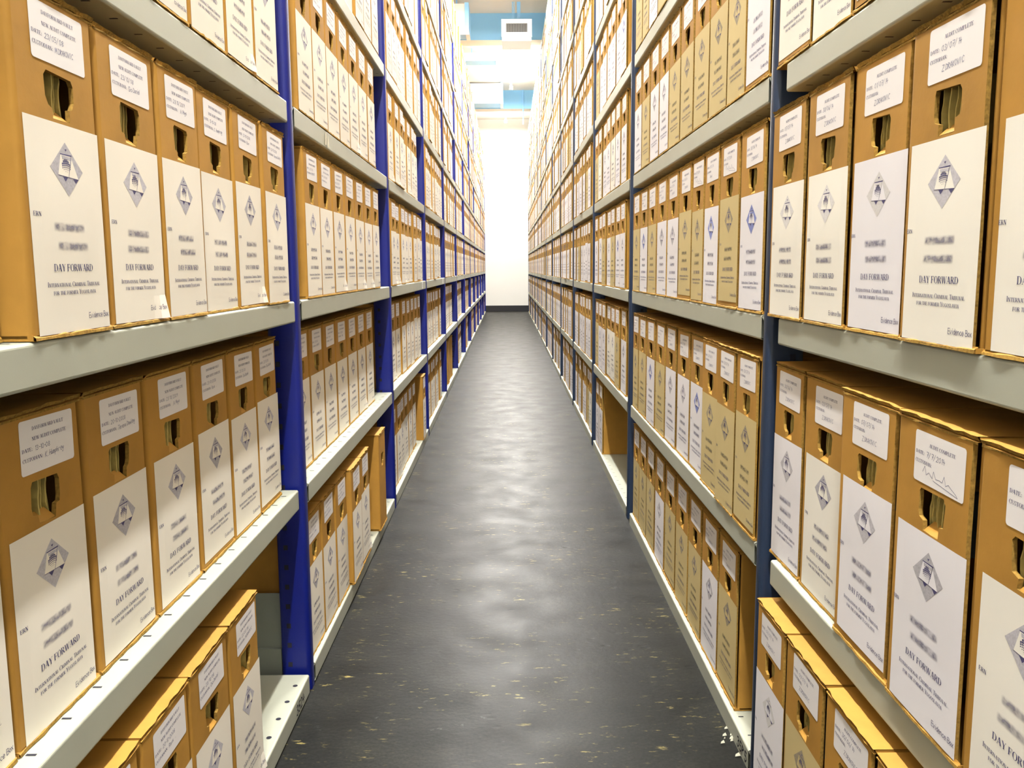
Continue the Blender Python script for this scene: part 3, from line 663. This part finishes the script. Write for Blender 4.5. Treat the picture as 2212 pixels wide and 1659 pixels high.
# all further boxes: one object
def add_mesh(mb, me, M):
    i = len(mb.v); mb.v += [tuple(M @ v.co) for v in me.vertices]
    mats = [mb.mi(m) for m in me.materials]; uvl = me.uv_layers.active
    for p in me.polygons:
        if uvl and me.materials[p.material_index].name.startswith('number_blur'): mb.uv[len(mb.f)] = [tuple(uvl.data[l].uv) for l in p.loop_indices]
        mb.f.append(tuple(i+k for k in p.vertices)); mb.m.append(mats[p.material_index]); mb.sm.append(p.use_smooth)
def simple_box(paper, dia):
    mb = MB(); w = BW/2-.002
    mb.box(-w, w, .015, BD, 0, BH, CARD)
    mb.box(-w, w-.012, 0, .007, 0, BH, CARD, skip='+y', mm={'+x': RAW}); mb.box(-w+.001, w-.011, .007, .015, .001, BH-.001, SLOT)  # dark core: shade of the gap behind the panel put in as colour
    mb.box(-w, -w+.001, .007, .015, 0, BH, CARD)
    mb.box(-w, w, -.002, .003, BH-.006, BH+.0005, RAW); mb.box(-w, w, -.003, .003, 0, .004, RAW)
    if paper:
        R = lambda x0, x1, z0, z1, y, m: mb.poly([(x0, y, z0), (x1, y, z0), (x1, y, z1), (x0, y, z1)], m)
        R(-.080, .072, .005, .225, -.0006, paper); R(-.050, .062, .289, .351, -.0006, STICK)
        R(-.028, .029, .247, .276, -.0004, SLOT); R(-.016, .018, .229, .247, -.0004, SLOT)
        mb.poly([(.002, -.001, .206), (-.033, -.001, .178), (.002, -.001, .150), (.037, -.001, .178)], dia)
        R(-.008, .010, .170, .190, -.0014, INK); R(-.042, .046, .070, .0745, -.001, INKF)
        R(-.055, .060, .053, .055, -.001, INKF); R(-.044, .048, .0445, .0465, -.001, INKF)
        R(-.03, .034, .110, .117, -.001, INKF); R(-.03, .034, .090, .097, -.001, INKF)
        R(-.042, .010, .339, .342, -.001, INKF); R(-.046, .0, .314, .317, -.001, INKF)
    return mb.mesh('simple')
SIM = {'L': simple_box(WHITE_L, DIA), 'cool': simple_box(WHITE_R, DIA), 'faint': simple_box(WHITE_R, DIAF), 'blue': simple_box(WHITE_R, DIAB),
       'ivory': simple_box(IVORY, DIA), 'cream': simple_box(CREAM, DIAC), 'bare': simple_box(None, None)}
big = MB()
for b in REST:
    side = b['side']; w = b['y1']-b['y0']-.005; sc = w/BW
    kind, vi = lab_for(b)
    if b['kind'] == 'bare': kind = 'bare'
    M = Matrix.Translation((sx(side, b['sb']), (b['y0']+b['y1'])/2, LEV[side][b['lv']]+.0005)) @ Matrix.Rotation(rot(side), 4, 'Z') @ Matrix.Diagonal((sc, 1, 1, 1))
    near = b['y1'] < 1.2 and LEV[side][b['lv']] < 2.3 and b['y1'] > 0
    if near and kind != 'bare':
        add_mesh(big, CART[0], M); add_mesh(big, FOLD_M[0], M)
        add_mesh(big, LAB[kind][vi or 0], M @ Matrix.Translation((-LWD/2+.002, 0, .005)) @ Matrix.Diagonal((1/sc, 1, 1, 1))); add_mesh(big, (STL if side == 'L' else STR)[1], M @ Matrix.Translation((.006, 0, .289)))
    else: add_mesh(big, SIM[kind], M)
o = big.build('archive_boxes'); tag(o, 'the hundreds of further archive boxes filling both racks down the aisle', 'archive boxes', None, 'stuff')

# ------------------------------------------------------------------ the room
WALLY = 20.4
def quad(name, pts, m, kind='structure'):
    mb = MB(); mb.poly(pts, m); return tag(mb.build(name), kind=kind)
X0, X1, Y0 = -2.6, 2.6, -3.0
quad('floor', [(X0, Y0, 0), (X1, Y0, 0), (X1, WALLY, 0), (X0, WALLY, 0)], FLOORM)
quad('ceiling', [(X0, WALLY, CEIL), (X1, WALLY, CEIL), (X1, Y0, CEIL), (X0, Y0, CEIL)], CEILM)
quad('wall_far', [(X0, WALLY, 0), (X1, WALLY, 0), (X1, WALLY, CEIL), (X0, WALLY, CEIL)], WALLM)
quad('wall_back', [(X1, Y0, 0), (X0, Y0, 0), (X0, Y0, CEIL), (X1, Y0, CEIL)], WALLM)
quad('wall_left', [(X0, Y0, 0), (X0, WALLY, 0), (X0, WALLY, CEIL), (X0, Y0, CEIL)], WALLM)
quad('wall_right', [(X1, WALLY, 0), (X1, Y0, 0), (X1, Y0, CEIL), (X1, WALLY, CEIL)], WALLM)
mb = MB(); mb.box(X0, X1, WALLY-.018, WALLY, 0, .12, SKIRT); mb.box(X0, X1, WALLY-.010, WALLY, .12, .132, SKIRT); tag(mb.build('baseboard_far'), kind='structure')
for n, y in enumerate((7.0, 12.1, 17.16)):
    mb = MB(); mb.box(X0, X1, y, y+.30, CEIL-.342, CEIL, BEAM, mm={'-z': WALLM}); o = tag(mb.build(f'trim_{n+1}'), kind='structure')

def unproj(px, py, y):                                      # point on the plane at distance y
    x3, y3 = (px-1106)/F, -(py-829.5)/F; d = cam_dir(x3, y3, 1); t = y/d.y
    return d.x*t, CAMH+d.z*t
# air-conditioning outlet hanging in front of the beam
def outlet():
    y = 11.4; x0, z1 = unproj(1084, 42, y); x1, z0 = unproj(1148, 88, y)
    root = bpy.data.objects.new('air_outlet', None); C.objects.link(root); root.location = ((x0+x1)/2, y, (z0+z1)/2)
    tag(root, 'white square air outlet with a dark slatted grille hanging below the blue beam', 'air outlet')
    w, h = (x1-x0)/2, (z1-z0)/2
    mb = MB(); mb.box(-w, w, 0, .45, -h, h, DUCT); mb.box(-w-.006, w+.006, -.02, 0, -h+.045, h, DUCT, skip='+y'); mb.build('housing', root)
    mb = MB(); gx, g0, g1 = w*.72, -h+.10, h-.055
    mb.box(-gx, gx, -.024, -.019, g0, g1, GRILLE)
    for k in range(13):
        x = -gx+2*gx*(k+.5)/13; mb.box(x-.005, x+.005, -.034, -.024, g0, g1, GRILLB)
    mb.build('grille', root)
    mb = MB(); 
    for x, t in ((-.03, .006), (-.05, .006), (.03, .022)): mb.box(x-t, x+t, .2, .2+2*t, h, CEIL-(z0+z1)/2-.001, DUCTB)
    mb.build('hanger', root)
outlet()
def duct(px0, px1, py0, py1, under, y, depth, label, side_w=.04, frame=False):
    x0, z1 = unproj(px0, py0, y); x1, z0 = unproj(px1, py1, y); x0 = min(x0, -.9)
    root = bpy.data.objects.new('air_duct', None); C.objects.link(root); root.location = (x1, y, z0)
    tag(root, label, 'air duct', 'white ducts crossing above the aisle')
    mb = MB(); mb.box(x0-x1, -.05, 0, depth, .0, z1-z0, DUCT, mm={'-z': DUCTB}); mb.build('casing', root)
    mb = MB(); mb.box(-.05, 0, -.012, depth+.012, -.012, z1-z0+.012, DUCTB, mm={'-z': DUCT}); mb.build('end_flange', root)  # end face of the white duct, its shade coloured blue
    mb = MB()
    for hx in (-.16, -.42): mb.box(hx-.008, hx+.008, depth*.5-.008, depth*.5+.008, z1-z0, max(CEIL-z0-.001, z1-z0+.01), DUCTB); mb.build('hanger_rod', root); mb = MB()
    if frame:
        mb = MB(); mb.box(x0-x1, 0, -.03, -.012, -.075, -.012, DUCT); mb.build('bottom_rail', root)
duct(980, 1013, 8, 62, 0, 11.2, .5, 'nearest white duct with shade painted blue on its end flange beside the left rack', frame=True)
duct(1005, 1078, 114, 131, 0, 13.8, .30, 'slim white duct crossing from the left behind the air outlet')
duct(1030, 1087, 180, 223, 0, 16.4, .45, 'farthest white duct ending beside the far blue beam')
# thin pipe on the far beam
x, z = unproj(1130, 215, 17.1); mb = MB(); mb.box(-.012, .012, -.012, .012, -.45, CEIL-z-.001, DUCTB); o = mb.build('conduit'); o.location = (x, 17.14, z); tag(o, 'thin vertical conduit dropping past the far blue beam', 'conduit')

for n, (bx, by, ln, wt) in enumerate(BATTENS):
    root = bpy.data.objects.new('fluorescent_light', None); C.objects.link(root); root.location = (bx, by, CEIL)
    tag(root, f'long white fluorescent ceiling light above the aisle, {ORD[n]} from the camera', 'ceiling light', 'fluorescent lights above the aisle')
    mb = MB(); mb.box(-.03, .03, -ln/2-.03, -ln/2, -.20, -.14, DUCT); mb.build('end_cap', root); mb = MB(); mb.box(-.03, .03, ln/2, ln/2+.03, -.20, -.14, DUCT); mb.build('end_cap', root)
    for e in (-1, 1): mb = MB(); mb.box(-.006, .006, e*(ln/2+.015)-.006, e*(ln/2+.015)+.006, -.14, -.001, DUCT); mb.build('suspension_rod', root)
    mb = MB(); mb.strip([(.013*math.cos(t), -ln/2, -.17+.013*math.sin(t)) for t in (math.pi/6*j for j in range(12))], [(.013*math.cos(t), ln/2, -.17+.013*math.sin(t)) for t in (math.pi/6*j for j in range(12))], TUBE, True, True); mb.build('tube', root)
    for nm, fac, zz, rx in (('light_down', 1.0, -.195, 0), ('light_up', .45, -.145, math.pi)):
        li = bpy.data.lights.new(nm, 'AREA'); li.shape = 'RECTANGLE'; li.size = .06; li.size_y = ln; li.energy = wt*fac; li.color = (1, .97, .93)
        lo = bpy.data.objects.new(nm, li); C.objects.link(lo); lo.parent = root; lo.location = (0, 0, zz); lo.rotation_euler = (rx, 0, 0)

# ------------------------------------------------------------------ small marks
mb = MB()
for (x, z, a) in ((0, 0, 0), (.03, -.004, .3)):
    mb.poly([(x-.012, -.0012, z-.016), (x+.014, -.0012, z-.012), (x+.010, -.0012, z+.014), (x-.006, -.0012, z+.018)], TAPE)
o = mb.build('tape_scrap'); o.location = (sx('L', 0), 2.36, LEV['L'][3]-.024); o.rotation_euler = (0, 0, rot('L')); tag(o, 'torn clear tape stuck on the fourth shelf lip, second left bay', 'tape')
mb = MB(); mb.flat([(.020*math.cos(t), .020*math.sin(t)) for t in (math.pi/10*j for j in range(20))], 0, ORANGE); o = mb.build('orange_sticker')
for nm, yy, lv in (('shelf_tag', 4.93, 2), ('shelf_tag', 6.50, 2)):
    mb = MB(); mb.box(-.022, .022, -.0015, -.0002, -.018, .018, STICK); stroke_text(mb, '35', -.014, -.008, .016, -.002, SLOT, w=.12)
    q = mb.build(nm); q.location = (sx('L', 0), yy, LEV['L'][lv]-.023); q.rotation_euler = (0, 0, rot('L')); tag(q, f"small white paper tag at the far end of the third shelf, {'third' if yy < 5.5 else 'fourth'} left bay", 'tag')
o.location = (sx('L', -.004), 4.86, LEV['L'][4]+.27+.43); o.rotation_euler = (0, 0, rot('L')); tag(o, 'round orange sticker on a box high in the third left bay', 'sticker')
mb = MB(); rr = random.Random(3)
for k in range(9):
    x, y = .478-rr.uniform(.0, .035), 1.72+rr.uniform(-.05, .06); s = rr.uniform(.0015, .0065)
    mb.poly([(x-s, y-s*.6, .002), (x+s, y-s*.4, .003), (x+s*.7, y+s, .006), (x-s*.5, y+s*.7, .003)], DEBRIS)
tag(mb.build('paper_scraps'), 'torn paper scraps on the floor beside the right shelf foot', 'paper scraps', None, 'stuff')
